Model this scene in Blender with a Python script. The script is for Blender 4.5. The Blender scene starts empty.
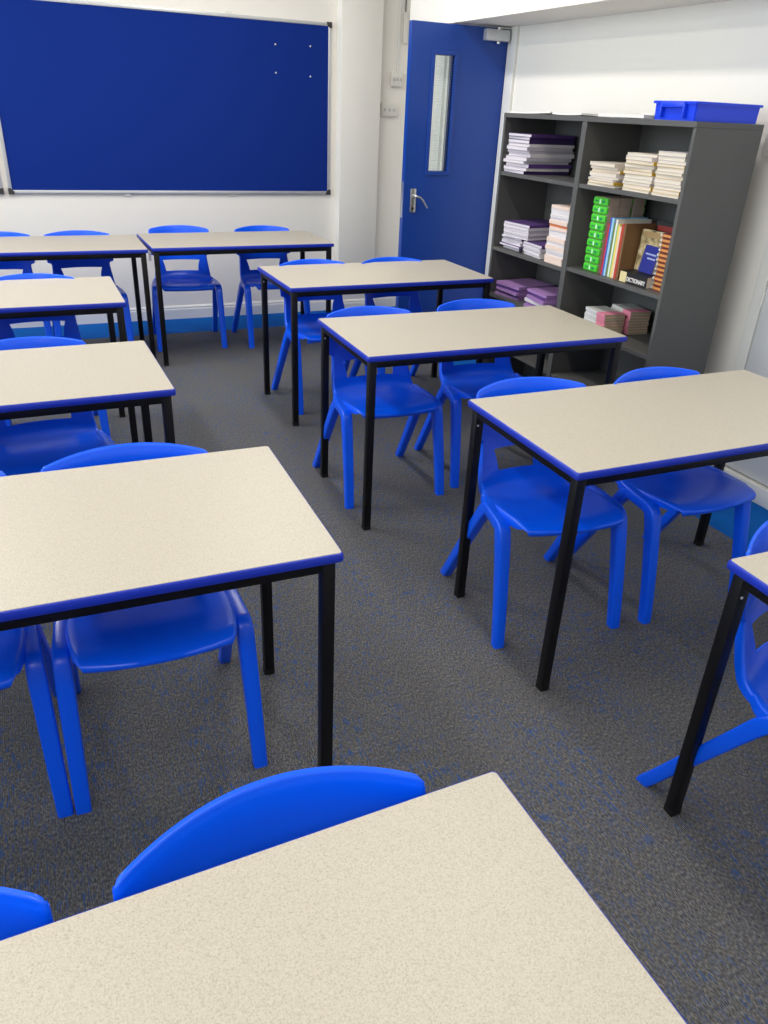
import bpy, bmesh, math, random
from mathutils import Vector, Matrix
from math import sin, cos, pi, radians, sqrt

random.seed(7)
scn = bpy.context.scene
COL = scn.collection

# ------------------------------------------------------------------ camera
YAW, PITCH, ROLL, HEIGHT, FPX = radians(24.9241), radians(27.7052), radians(2.7402), 1.57, 768.77
fw = Vector((sin(YAW) * cos(PITCH), cos(YAW) * cos(PITCH), -sin(PITCH)))
rt = Vector((cos(YAW), -sin(YAW), 0)); up = rt.cross(fw)
r2 = rt * cos(ROLL) + up * sin(ROLL); u2 = up * cos(ROLL) - rt * sin(ROLL)
cd = bpy.data.cameras.new('camera'); cam = bpy.data.objects.new('camera', cd); COL.objects.link(cam)
m = Matrix((r2, u2, -fw)).transposed().to_4x4(); m.translation = (0, 0, HEIGHT); cam.matrix_world = m
cd.sensor_fit = 'VERTICAL'; cd.sensor_height = 32.0; cd.lens = FPX / 1024 * 32.0
cd.clip_start = 0.02; cd.clip_end = 100
scn.camera = cam

# ------------------------------------------------------------------ world, exposure, light
w = bpy.data.worlds.new('world'); scn.world = w; w.use_nodes = True
w.node_tree.nodes['Background'].inputs[0].default_value = (0.75, 0.87, 1, 1)
w.node_tree.nodes['Background'].inputs[1].default_value = 1.0
scn.view_settings.view_transform = 'Standard'; scn.view_settings.look = 'None'
scn.view_settings.exposure = 0.09; scn.view_settings.gamma = 1.0; scn.view_settings.use_curve_mapping = False

X0, XR, Y0, YB, ZC = -3.2, 3.0, -2.6, 6.325, 3.3       # the room
WINDOWS = [(-1.9, 0.3), (0.9, 3.1), (3.7, 5.9)]          # openings in the left wall
LAMPS = [(-0.8, -1.0), (-0.8, 1.7), (-0.8, 4.4), (1.3, -1.0), (1.3, 1.7), (1.3, 4.4)]; ZL = 3.07       # hanging ceiling lights; the door-side row is unseen, added as fill
P_WIN = (110, 60, 180); P_LAMP = (27, 22, 42, 13, 17, 32)

def area(name, loc, size, size_y, power, col, rot):
    l = bpy.data.lights.new(name, 'AREA'); l.shape = 'RECTANGLE'; l.size = size; l.size_y = size_y
    l.energy = power; l.color = col
    o = bpy.data.objects.new(name, l); COL.objects.link(o); o.location = loc; o.rotation_euler = rot
    return o
for i, (ya, yb) in enumerate(WINDOWS):       # daylight entering through each window of the left wall
    area('window_daylight', (X0 - 0.45, (ya + yb) / 2, 2.15), 2.4, yb - ya + 0.8, P_WIN[i], (0.88, 0.92, 1.0), (0, radians(-90), 0))
for i, (x, y) in enumerate(LAMPS):           # light of the ceiling panels, added fill row included
    area('ceiling_and_fill_light', (x, y, ZL - 0.065), 0.20, 1.5, P_LAMP[i], (1.0, 0.96, 0.90), (0, 0, 0))

# ------------------------------------------------------------------ materials
MATS = {}
def lin(c):
    return tuple((v / 255 / 12.92 if v / 255 <= 0.04045 else ((v / 255 + 0.055) / 1.055) ** 2.4) for v in c)
def mat(name, rgb, rough=0.5, metal=0.0, noise=0.0, nscale=40, bump=0.0, bscale=200, spec=0.5):
    if name in MATS: return MATS[name]
    m = bpy.data.materials.new(name); m.use_nodes = True; nt = m.node_tree; b = nt.nodes['Principled BSDF']
    c = lin(rgb); b.inputs['Base Color'].default_value = (*c, 1)
    b.inputs['Roughness'].default_value = rough; b.inputs['Metallic'].default_value = metal
    b.inputs['Specular IOR Level'].default_value = spec
    tc = nt.nodes.new('ShaderNodeTexCoord')
    n = nt.nodes.new('ShaderNodeTexNoise'); n.inputs['Scale'].default_value = nscale; n.inputs['Detail'].default_value = 3
    nt.links.new(tc.outputs['Object'], n.inputs['Vector'])
    mx = nt.nodes.new('ShaderNodeMix'); mx.data_type = 'RGBA'
    mx.inputs[6].default_value = (*[max(0, v * (1 - noise)) for v in c], 1)
    mx.inputs[7].default_value = (*[min(1, v * (1 + noise)) for v in c], 1)
    nt.links.new(n.outputs['Fac'], mx.inputs[0]); nt.links.new(mx.outputs[2], b.inputs['Base Color'])
    if bump:
        n2 = nt.nodes.new('ShaderNodeTexNoise'); n2.inputs['Scale'].default_value = bscale
        nt.links.new(tc.outputs['Object'], n2.inputs['Vector'])
        bp = nt.nodes.new('ShaderNodeBump'); bp.inputs['Strength'].default_value = bump; bp.inputs['Distance'].default_value = 0.002
        nt.links.new(n2.outputs['Fac'], bp.inputs['Height']); nt.links.new(bp.outputs['Normal'], b.inputs['Normal'])
    MATS[name] = m
    return m

M_WALL = mat('painted_plaster', (240, 236, 228), 0.75, noise=0.012, nscale=3, bump=0.12, bscale=60)
M_CEIL = mat('ceiling_paint', (236, 236, 232), 0.9, noise=0.01)
M_TRIM = mat('white_gloss_trim', (232, 231, 226), 0.4, noise=0.01, nscale=8)
M_SEAT = mat('blue_polypropylene', (0, 92, 252), 0.30, noise=0.015, nscale=12, bump=0.06, bscale=500)
M_EDGE = mat('blue_table_edging', (24, 50, 178), 0.4, noise=0.02)
M_STEEL = mat('black_powder_coat', (9, 8, 11), 0.42, noise=0.1, nscale=200, spec=0.35)
M_BLACK = mat('black_plastic', (14, 14, 15), 0.5, noise=0.05)
M_ALU = mat('brushed_aluminium', (206, 208, 210), 0.38, 0.45, noise=0.03, nscale=90)
M_CHROME = mat('satin_steel', (205, 205, 203), 0.28, 0.9, noise=0.02)
M_DOOR = mat('blue_door_paint', (12, 62, 152), 0.36, noise=0.02, nscale=5)
M_SHELF = mat('graphite_melamine', (82, 82, 81), 0.5, noise=0.05, nscale=120)
M_TRAY = mat('blue_tray_plastic', (12, 62, 225), 0.35, noise=0.02)
M_PLASTIC = mat('white_plastic', (226, 224, 217), 0.4, noise=0.01)
M_PAPER = mat('white_paper', (232, 229, 226), 0.8, noise=0.03, nscale=60)

def carpet():
    m = bpy.data.materials.new('ribbed_grey_carpet'); m.use_nodes = True; nt = m.node_tree; L = nt.links
    b = nt.nodes['Principled BSDF']; b.inputs['Roughness'].default_value = 0.95; b.inputs['Specular IOR Level'].default_value = 0.15
    tc = nt.nodes.new('ShaderNodeTexCoord')
    def noise(sx, sy, sc=1, det=2):
        mp = nt.nodes.new('ShaderNodeMapping'); mp.inputs['Scale'].default_value = (sx, sy, 1)
        L.new(tc.outputs['Object'], mp.inputs['Vector'])
        n = nt.nodes.new('ShaderNodeTexNoise'); n.inputs['Scale'].default_value = sc; n.inputs['Detail'].default_value = det
        L.new(mp.outputs[0], n.inputs['Vector']); return n.outputs['Fac']
    def ramp(f, stops):
        r = nt.nodes.new('ShaderNodeValToRGB'); e = r.color_ramp.elements
        while len(e) < len(stops): e.new(0.5)
        for q, (p, c) in zip(e, stops): q.position = p; q.color = (*c, 1)
        L.new(f, r.inputs[0]); return r.outputs[0]
    def mix(f, a, c, mode='MIX'):
        x = nt.nodes.new('ShaderNodeMix'); x.data_type = 'RGBA'; x.blend_type = mode
        if isinstance(f, float): x.inputs[0].default_value = f
        else: L.new(f, x.inputs[0])
        L.new(a, x.inputs[6]); L.new(c, x.inputs[7]); return x.outputs[2]
    base = ramp(noise(230, 110, 1, 3), [(0.34, lin((58, 58, 61))), (0.5, lin((100, 100, 101))), (0.66, lin((144, 141, 137)))])
    brown = ramp(noise(150, 40), [(0.45, lin((90, 94, 102))), (0.62, lin((116, 108, 98)))])
    c1 = mix(0.35, base, brown)
    flecks = ramp(noise(170, 26, 1, 2), [(0.555, (0, 0, 0)), (0.61, (1, 1, 1))])
    patch = ramp(noise(6, 2.2, 1, 2), [(0.38, (0.12,) * 3), (0.62, (1, 1, 1))])
    mask = mix(1.0, flecks, patch, 'MULTIPLY')
    blue = nt.nodes.new('ShaderNodeRGB'); blue.outputs[0].default_value = (*lin((64, 92, 144)), 1)
    L.new(mix(mask, c1, blue.outputs[0]), b.inputs['Base Color'])
    # ribs of the pile
    wv = nt.nodes.new('ShaderNodeTexWave'); wv.inputs['Scale'].default_value = 62; wv.inputs['Distortion'].default_value = 1.5
    wv.inputs['Detail'].default_value = 2; wv.bands_direction = 'X'
    L.new(tc.outputs['Object'], wv.inputs['Vector'])
    bp = nt.nodes.new('ShaderNodeBump'); bp.inputs['Strength'].default_value = 0.7; bp.inputs['Distance'].default_value = 0.004
    L.new(wv.outputs['Fac'], bp.inputs['Height'])
    bp2 = nt.nodes.new('ShaderNodeBump'); bp2.inputs['Strength'].default_value = 0.6; bp2.inputs['Distance'].default_value = 0.004
    L.new(noise(300, 200, 1, 2), bp2.inputs['Height']); L.new(bp.outputs[0], bp2.inputs['Normal']); L.new(bp2.outputs[0], b.inputs['Normal'])
    return m
M_CARPET = carpet()
M_BORDER = mat('blue_carpet', (12, 88, 168), 0.95, noise=0.25, nscale=350, bump=0.6, bscale=400, spec=0.1)

def laminate():
    m = bpy.data.materials.new('speckled_cream_laminate'); m.use_nodes = True; nt = m.node_tree; L = nt.links
    b = nt.nodes['Principled BSDF']; b.inputs['Roughness'].default_value = 0.42; b.inputs['Specular IOR Level'].default_value = 0.4
    tc = nt.nodes.new('ShaderNodeTexCoord')
    n = nt.nodes.new('ShaderNodeTexNoise'); n.inputs['Scale'].default_value = 500; n.inputs['Detail'].default_value = 3; n.inputs['Roughness'].default_value = 0.6
    L.new(tc.outputs['Object'], n.inputs['Vector'])
    r = nt.nodes.new('ShaderNodeValToRGB'); e = r.color_ramp.elements; e.new(0.5)
    for q, (p, c) in zip(e, [(0.30, (166, 157, 140)), (0.46, (185, 177, 162)), (0.62, (194, 187, 173))]): q.position = p; q.color = (*lin(c), 1)
    L.new(n.outputs['Fac'], r.inputs[0]); L.new(r.outputs[0], b.inputs['Base Color'])
    return m
M_LAM = laminate()

def felt():
    m = mat('blue_notice_felt', (20, 47, 130), 0.97, noise=0.1, nscale=420, bump=0.3, bscale=500, spec=0.1)
    return m
M_FELT = felt()

def glass():
    m = bpy.data.materials.new('clear_glass'); m.use_nodes = True; nt = m.node_tree
    out = nt.nodes['Material Output']; nt.nodes.remove(nt.nodes['Principled BSDF'])
    tr = nt.nodes.new('ShaderNodeBsdfTransparent'); tr.inputs[0].default_value = (.95, .98, .97, 1)
    gl = nt.nodes.new('ShaderNodeBsdfGlossy'); gl.inputs['Roughness'].default_value = .04
    fr = nt.nodes.new('ShaderNodeFresnel'); fr.inputs[0].default_value = 1.5
    mx = nt.nodes.new('ShaderNodeMixShader'); nt.links.new(fr.outputs[0], mx.inputs[0]); nt.links.new(tr.outputs[0], mx.inputs[1]); nt.links.new(gl.outputs[0], mx.inputs[2])
    nt.links.new(mx.outputs[0], out.inputs['Surface'])
    return m
M_GLASS = glass()
def emit(name, rgb, s):
    m = bpy.data.materials.new(name); m.use_nodes = True; b = m.node_tree.nodes['Principled BSDF']
    b.inputs['Base Color'].default_value = (*lin(rgb), 1); b.inputs['Emission Color'].default_value = (*lin(rgb), 1)
    b.inputs['Emission Strength'].default_value = s; return m
M_LAMP = emit('lit_diffuser', (255, 247, 232), 3.0)

# ------------------------------------------------------------------ mesh helpers
def finish(bm, name, mats, parent=None, smooth=0.0, loc=None, rot=None):
    bmesh.ops.recalc_face_normals(bm, faces=bm.faces)
    me = bpy.data.meshes.new(name); bm.to_mesh(me); bm.free()
    for mm in (mats if isinstance(mats, (list, tuple)) else [mats]): me.materials.append(mm)
    if smooth:
        for p in me.polygons: p.use_smooth = True
        me.set_sharp_from_angle(angle=radians(smooth))
    o = bpy.data.objects.new(name, me); COL.objects.link(o)
    if parent: o.parent = parent
    if loc is not None: o.location = loc
    if rot is not None: o.rotation_euler = rot
    return o
def box(bm, x0, x1, y0, y1, z0, z1, bev=0.0, mi=0, M=None):
    vs = [bm.verts.new((x, y, z)) for x in (x0, x1) for y in (y0, y1) for z in (z0, z1)]
    if M is not None:
        for v in vs: v.co = M @ v.co
    fs = []
    for q in ((0, 1, 3, 2), (4, 6, 7, 5), (0, 4, 5, 1), (2, 3, 7, 6), (0, 2, 6, 4), (1, 5, 7, 3)):
        f = bm.faces.new([vs[i] for i in q]); f.material_index = mi; fs.append(f)
    if bev:
        es = list({e for f in fs for e in f.edges})
        r = bmesh.ops.bevel(bm, geom=es, offset=bev, segments=2, affect='EDGES', profile=0.5)
        for f in r['faces']: f.material_index = mi
def mbox(name, x0, x1, y0, y1, z0, z1, m, parent=None, bev=0.0, smooth=30, M=None):
    bm = bmesh.new(); box(bm, x0, x1, y0, y1, z0, z1, bev, M=M)
    return finish(bm, name, m, parent, smooth if bev else 0)
def tube(bm, pts, rad, n=8, closed=False, mi=0):
    pts = [Vector(p) for p in pts]; rings = []
    for i, p in enumerate(pts):
        a = pts[max(i - 1, 0)]; c = pts[min(i + 1, len(pts) - 1)]
        if closed: a = pts[i - 1]; c = pts[(i + 1) % len(pts)]
        t = (c - a).normalized(); h = Vector((0, 0, 1)) if abs(t.z) < 0.9 else Vector((1, 0, 0))
        s = t.cross(h).normalized(); q = s.cross(t)
        r = rad[i] if isinstance(rad, (list, tuple)) else rad
        rings.append([bm.verts.new(p + s * r * cos(2 * pi * k / n) + q * r * sin(2 * pi * k / n)) for k in range(n)])
    m = len(rings)
    for i in range(m if closed else m - 1):
        A, B = rings[i], rings[(i + 1) % m]
        for k in range(n): bm.faces.new((A[k], A[(k + 1) % n], B[(k + 1) % n], B[k])).material_index = mi
    if not closed: bm.faces.new(rings[0][::-1]).material_index = mi; bm.faces.new(rings[-1]).material_index = mi
def empty(name, loc, rz=0.0, label=None, cat=None, group=None):
    o = bpy.data.objects.new(name, None); COL.objects.link(o); o.location = loc; o.rotation_euler = (0, 0, rz)
    o.empty_display_size = 0.1
    tag(o, label, cat, group); return o
def tag(o, label=None, cat=None, group=None):
    if label: o['label'] = label
    if cat: o['category'] = cat
    if group: o['group'] = group
    return o
def struct(o): o['kind'] = 'structure'; return o
KIDS = {}
def children(o): return [c for c in COL.objects if c.parent == o]
def copy_tree(o, parent=None):
    c = o.copy(); COL.objects.link(c); c.parent = parent
    for ch in children(o): copy_tree(ch, c)
    return c

# ------------------------------------------------------------------ room shell
BX = 2.575; BY = 5.88         # where the blue carpet border starts
struct(mbox('floor', X0, BX, Y0, BY, -0.1, 0, M_CARPET))
bm = bmesh.new(); box(bm, BX, XR, Y0, BY, -0.1, 0); box(bm, X0, XR, BY, YB, -0.1, 0)
struct(finish(bm, 'trim_1', M_BORDER))
struct(mbox('ceiling', X0 - 0.2, XR + 2.0, Y0 - 0.2, YB + 0.2, ZC, ZC + 0.1, M_CEIL))
struct(mbox('wall_back', X0 - 0.2, XR + 2.0, YB, YB + 0.2, -0.1, ZC, M_WALL))
struct(mbox('wall_front', X0 - 0.2, XR + 2.0, Y0 - 0.2, Y0, -0.1, ZC, M_WALL))
OP0, OP1, OPZ = 4.90, 5.74, 2.05                                  # doorway in the right wall
bm = bmesh.new()
box(bm, XR, XR + 0.12, Y0, OP0, -0.1, ZC); box(bm, XR, XR + 0.12, OP1, YB, -0.1, ZC); box(bm, XR, XR + 0.12, OP0, OP1, OPZ, ZC)
struct(finish(bm, 'wall_right', M_WALL))
struct(mbox('wall_corridor', 4.5, 4.6, Y0, YB, -0.1, ZC, M_WALL))
struct(mbox('floor', XR, 4.5, Y0, YB, -0.1, -0.002, M_BORDER))
bm = bmesh.new(); prev = Y0
for (ya, yb) in WINDOWS:
    box(bm, X0 - 0.2, X0, prev, ya, -0.1, ZC); box(bm, X0 - 0.2, X0, ya, yb, -0.1, 1.0); box(bm, X0 - 0.2, X0, ya, yb, 3.20, ZC); prev = yb
box(bm, X0 - 0.2, X0, prev, YB, -0.1, ZC)
struct(finish(bm, 'wall_left', M_WALL))
for i, (ya, yb) in enumerate(WINDOWS):
    bm = bmesh.new()
    for a, b, c, d in ((ya, ya + .06, 1.0, 3.20), (yb - .06, yb, 1.0, 3.20), (ya + .06, yb - .06, 1.0, 1.06), (ya + .06, yb - .06, 3.14, 3.20),
                       ((ya + yb) / 2 - .025, (ya + yb) / 2 + .025, 1.06, 3.14)):
        box(bm, X0 - 0.12, X0 - 0.05, a, b, c, d)
    wn = struct(finish(bm, 'window_%d' % (i + 1), M_TRIM))
    mbox('pane', X0 - 0.09, X0 - 0.084, ya + .06, (ya + yb) / 2 - .025, 1.06, 3.14, M_GLASS, wn)
    mbox('pane', X0 - 0.09, X0 - 0.084, (ya + yb) / 2 + .025, yb - .06, 1.06, 3.14, M_GLASS, wn)
    mbox('window_sill', X0 - 0.05, X0 + 0.06, ya - .03, yb + .03, 0.975, 1.0, M_TRIM, wn)
# bulkhead along the top of the right wall, the boxed pipe column in the corner
struct(mbox('trim_2', 2.62, XR, Y0, 5.6, 2.052, ZC, M_WALL))
struct(mbox('trim_3', 2.362, 2.692, 6.222, YB, 0, ZC, M_WALL, bev=0.003))
def skirting(name, pts):
    # pts: polyline of wall foot with the room on the right-hand side when walking along it
    prof = [(0, 0), (0.016, 0), (0.016, 0.072), (0.011, 0.082), (0.013, 0.09), (0.006, 0.101), (0, 0.102)]
    bm = bmesh.new(); n = len(pts); rows = []
    for i, p in enumerate(pts):
        p = Vector(p)
        d1 = (Vector(pts[min(i + 1, n - 1)]) - p) if i < n - 1 else (p - Vector(pts[i - 1]))
        d0 = (p - Vector(pts[i - 1])) if i > 0 else d1
        d0 = d0.normalized(); d1 = d1.normalized()
        n0 = Vector((d0.y, -d0.x)); n1 = Vector((d1.y, -d1.x)); mt = (n0 + n1); mt = mt / max(mt.dot(n1), 0.3)
        rows.append([bm.verts.new((p.x + mt.x * a, p.y + mt.y * a, z)) for a, z in prof])
    for A, B in zip(rows, rows[1:]):
        for k in range(len(prof)): bm.faces.new((A[k], A[(k + 1) % len(prof)], B[(k + 1) % len(prof)], B[k]))
    bm.faces.new(rows[0]); bm.faces.new(rows[-1][::-1])
    return struct(finish(bm, name, M_TRIM))
skirting('baseboard_back', [(X0, YB), (2.362, YB), (2.362, 6.222), (2.692, 6.222), (2.692, YB), (XR, YB), (XR, OP1 + 0.08)])
skirting('baseboard_right', [(XR, OP0 - 0.10), (XR, 2.58)])
# door frame and the open leaf
bm = bmesh.new()
box(bm, XR - 0.02, XR, OP0 - 0.10, OP0 - 0.005, 0, 2.052, 0.003)
box(bm, XR - 0.02, XR, OP1 + 0.005, OP1 + 0.08, 0, 2.20, 0.003)
box(bm, XR, XR + 0.12, OP0, OP0 + 0.03, 0, OPZ); box(bm, XR, XR + 0.12, OP1 - 0.03, OP1, 0, OPZ); box(bm, XR, XR + 0.12, OP0 + .03, OP1 - .03, OPZ - 0.03, OPZ)
struct(finish(bm, 'trim_4', M_TRIM))
dY = 4.90; T = 0.044; LX0, LX1 = 2.310, 2.995; DZ0, DZ1 = 0.008, 2.040
door = empty('door_1', (0, 0, 0)); struct(door)
gx0, gx1, gz0, gz1 = 2.464, 2.626, 1.204, 1.886
bm = bmesh.new()
box(bm, LX0, gx0, dY, dY + T, DZ0, DZ1); box(bm, gx1, LX1, dY, dY + T, DZ0, DZ1)
box(bm, gx0, gx1, dY, dY + T, DZ0, gz0); box(bm, gx0, gx1, dY, dY + T, gz1, DZ1)
bmesh.ops.remove_doubles(bm, verts=bm.verts, dist=1e-5)
finish(bm, 'door_leaf', M_DOOR, door)
bm = bmesh.new()
for ys in ((dY - 0.008, dY + 0.014), (dY + T - 0.014, dY + T + 0.008)):
    box(bm, gx0 - .012, gx0 + .012, *ys, gz0 - .012, gz1 + .012, 0.002); box(bm, gx1 - .012, gx1 + .012, *ys, gz0 - .012, gz1 + .012, 0.002)
    box(bm, gx0 + .012, gx1 - .012, *ys, gz0 - .012, gz0 + .012, 0.002); box(bm, gx0 + .012, gx1 - .012, *ys, gz1 - .012, gz1 + .012, 0.002)
finish(bm, 'glazing_bead', M_DOOR, door)
pane = mbox('pane', gx0 + .001, gx1 - .001, dY + .019, dY + .025, gz0 + .001, gz1 - .001, M_GLASS, door)
bm = bmesh.new()
for k in range(1, 46):
    z = gz0 + (gz1 - gz0) * k / 46; tube(bm, [(gx0 + .002, dY + .022, z), (gx1 - .002, dY + .022, z)], 0.0006, 4)
for k in range(1, 9):
    x = gx0 + (gx1 - gx0) * k / 9; tube(bm, [(x, dY + .022, gz0 + .002), (x, dY + .022, gz1 - .002)], 0.0006, 4)
finish(bm, 'blind_reflection_lines', M_ALU, pane)  # modelled lines imitate window blinds reflected in the pane
mbox('lock_faceplate', LX0 - 0.0025, LX0 + 0.001, dY + 0.010, dY + 0.034, 0.93, 1.15, M_CHROME, door)
bm = bmesh.new(); box(bm, 2.356, 2.396, dY - 0.009, dY, 0.965, 1.110, 0.003)
hp = finish(bm, 'handle_plate', M_CHROME, door, 30)
bm = bmesh.new()
tube(bm, [(2.375, dY - 0.008, 1.068), (2.375, dY - 0.040, 1.068), (2.383, dY - 0.048, 1.067), (2.405, dY - 0.050, 1.060), (2.425, dY - 0.050, 1.045), (2.462, dY - 0.050, .995)], [.009, .008, .008, .007, .0065, .006], 10)
finish(bm, 'lever', M_CHROME, hp, 40)
bm = bmesh.new(); tube(bm, [(2.375, dY - 0.008, 0.99), (2.375, dY - 0.013, 0.99)], .008, 12); finish(bm, 'keyhole', M_BLACK, hp, 40)
bm = bmesh.new(); box(bm, 2.80, 2.965, dY - 0.05, dY, 1.968, 2.030, 0.004)
cl = finish(bm, 'door_closer', M_ALU, door, 30)
bm = bmesh.new(); tube(bm, [(2.90, dY - .025, 2.03), (2.90, dY - .025, 2.042)], .014, 10)
box(bm, 2.892, 2.975, dY - .034, dY - .016, 2.036, 2.044); tube(bm, [(2.90, dY - .025, 1.968), (2.90, dY - .025, 1.955)], .011, 10)
finish(bm, 'closer_arm', M_CHROME, cl, 30)
for z in (0.25, 1.05, 1.80):
    bm = bmesh.new(); tube(bm, [(LX1 + .008, dY - .004, z), (LX1 + .008, dY - .004, z + .1)], .007, 10); finish(bm, 'hinge', M_CHROME, door, 40)

# built-in cupboard door in the right wall
cup = empty('door_2', (0, 0, 0)); struct(cup)
bm = bmesh.new(); box(bm, XR - 0.022, XR, 2.505, 2.56, 0, 2.02, 0.003); box(bm, XR - 0.022, XR, 1.02, 2.505, 1.96, 2.02, 0.003); box(bm, XR - 0.022, XR, 0.97, 1.02, 0, 2.02, 0.003)
finish(bm, 'door_frame', M_TRIM, cup)
mbox('door_leaf', XR - 0.018, XR, 1.025, 2.499, 0.088, 1.955, mat('white_laminate_door', (222, 223, 224), 0.35, noise=0.01), cup, 0.002)
mbox('threshold', XR - 0.05, XR, 1.02, 2.505, 0.0, 0.082, M_TRIM, cup, 0.004)
for z in (0.85, 1.6):
    bm = bmesh.new(); tube(bm, [(XR - .024, 2.502, z), (XR - .024, 2.502, z + .07)], .006, 8); finish(bm, 'hinge', M_TRIM, cup, 40)

# ------------------------------------------------------------------ ceiling lamps (overhead; door-side row added to brighten the right tables)
for i, (x, y) in enumerate(LAMPS):
    where = ['nearest the front wall', 'in the middle', 'nearest the notice boards'][i % 3]
    L_ = empty('ceiling_and_fill_lamp', (x, y, ZL), 0, 'long white hanging ceiling light of the %s row, the one %s' % ('window side' if x < 0 else 'added fill', where), 'ceiling light', 'ceiling lights')
    bm = bmesh.new(); box(bm, -.12, .12, -.8, .8, -0.045, 0, .004); finish(bm, 'housing', M_PLASTIC, L_, 30)
    bm = bmesh.new(); box(bm, -.10, .10, -.75, .75, -0.057, -0.045); finish(bm, 'diffuser', M_LAMP, L_)
    for yy_ in (-.6, .6):
        bm = bmesh.new(); tube(bm, [(0, yy_, 0), (0, yy_, ZC - ZL)], .006, 8); finish(bm, 'suspension_rod', M_CHROME, L_, 40)

# ------------------------------------------------------------------ notice boards
def board(x0, x1, z0, z1, label, pins):
    b = empty('notice_board', ((x0 + x1) / 2, YB, z0), 0, label, 'notice board')
    hw = (x1 - x0) / 2; h = z1 - z0
    def P(name, *a, m=M_ALU, bev=0.0):
        bm = bmesh.new(); box(bm, *a, bev); return finish(bm, name, m, b, 30 if bev else 0)
    P('felt_panel', -hw + .012, hw - .012, -.016, -.001, .012, h - .012, m=M_FELT)
    bm = bmesh.new(); f = .022
    box(bm, -hw, hw, -.022, -.001, 0, f, .003); box(bm, -hw, hw, -.022, -.001, h - f, h, .003)
    box(bm, -hw, -hw + f, -.0222, -.001, f, h - f, .003); box(bm, hw - f, hw, -.0222, -.001, f, h - f, .003)
    finish(bm, 'frame', M_ALU, b, 30)
    for sx in (-1, 1):
        for z in (0, h):
            bm = bmesh.new(); s = -1 if z else 1
            pts = [(sx * (hw + .004), z - s * .004), (sx * (hw - .034), z - s * .004), (sx * (hw - .034), z + s * .014), (sx * (hw - .014), z + s * .034), (sx * (hw + .004), z + s * .034)]
            A = [bm.verts.new((px, -.026, pz)) for px, pz in pts]; B = [bm.verts.new((px, -.0, pz)) for px, pz in pts]
            bm.faces.new(A); bm.faces.new(B[::-1])
            for k in range(5): bm.faces.new((A[k], A[(k + 1) % 5], B[(k + 1) % 5], B[k]))
            finish(bm, 'corner_cap', mat('dark_grey_plastic', (52, 50, 50), .5), b)
    for q in (-.3, .36):
        P('bracket', hw * q - .055, hw * q - .015, -.014, -.001, -.014, .0, m=M_PLASTIC)
    P('bracket', -.02 + .42, .02 + .42, -.014, -.001, h, h + .014, m=M_PLASTIC)
    return b
board(-0.052, 2.312, 0.934, 2.108, 'large blue felt notice board in an aluminium frame on the back wall', True)
board(-2.47, -0.088, 0.934, 2.108, 'notice board beyond the left picture edge, only its dark corner showing', False)
for n_, (px, pz) in enumerate(((1.878, 1.945), (2.145, 1.950), (1.878, 1.765), (2.145, 1.755))):
    bm = bmesh.new(); tube(bm, [(px, YB - .016, pz), (px, YB - .022, pz), (px, YB - .024, pz), (px, YB - .030, pz)], [.003, .003, .006, .006], 10)
    tag(finish(bm, 'push_pin', M_PLASTIC, None, 30), 'white push pin on the blue notice board, %s of the four' % ('upper left', 'upper right', 'lower left', 'lower right')[n_], 'push pin', 'push pins on the notice board')

# ------------------------------------------------------------------ switches and conduit in the corner
def plate(name, x, z, w, h, label, cat, rockers):
    o = empty(name, (x, YB, z), 0, label, cat)
    bm = bmesh.new(); box(bm, -w / 2, w / 2, -.03, 0, -h / 2, h / 2, .003); finish(bm, 'back_box', M_PLASTIC, o, 30)
    for k in range(rockers):
        cx = (k - (rockers - 1) / 2) * w / (rockers + .4)
        bm = bmesh.new(); box(bm, cx - .008, cx + .008, -.035, -.03, -.011, .012, .0015); finish(bm, 'rocker', mat('grey_plastic', (196, 194, 190), .4), o, 30)
    return o
plate('light_switch', 2.862, 1.772, .098, .098, 'white wall switch at the end of the vertical conduit in the corner', 'switch', 3)
plate('wall_switch', 2.806, 1.556, .135, .085, 'wider white switch plate beneath the corner light switch', 'switch', 3)
cn = empty('cable_conduit', (2.87, YB, 1.82), 0, 'slim white vertical cable conduit above the corner light switch', 'conduit')
bm = bmesh.new(); box(bm, -.009, .009, -.012, 0, 0, ZC - 1.82, .001); finish(bm, 'trunking', M_TRIM, cn)
bm = bmesh.new(); box(bm, .03, .062, -.03, 0, .20, .40, .003); finish(bm, 'junction_box', M_PLASTIC, cn)
bm = bmesh.new(); tube(bm, [(.046, -.01, .40), (.046, -.01, ZC - 1.82)], .006, 8); finish(bm, 'pipe', mat('grey_cable', (120, 120, 120), .5), cn, 40)
pl = empty('wall_switch', (XR, 2.655, 1.50), 0, 'small white switch on the right wall beside the bookcase', 'switch')
bm = bmesh.new(); box(bm, -.03, 0, -.045, .045, -.045, .045, .003); finish(bm, 'back_box', M_PLASTIC, pl, 30)
bm = bmesh.new(); box(bm, -.035, -.03, -.008, .008, -.011, .012, .0015); finish(bm, 'rocker', mat('grey_plastic', (196, 194, 190), .4), pl, 30)

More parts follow.
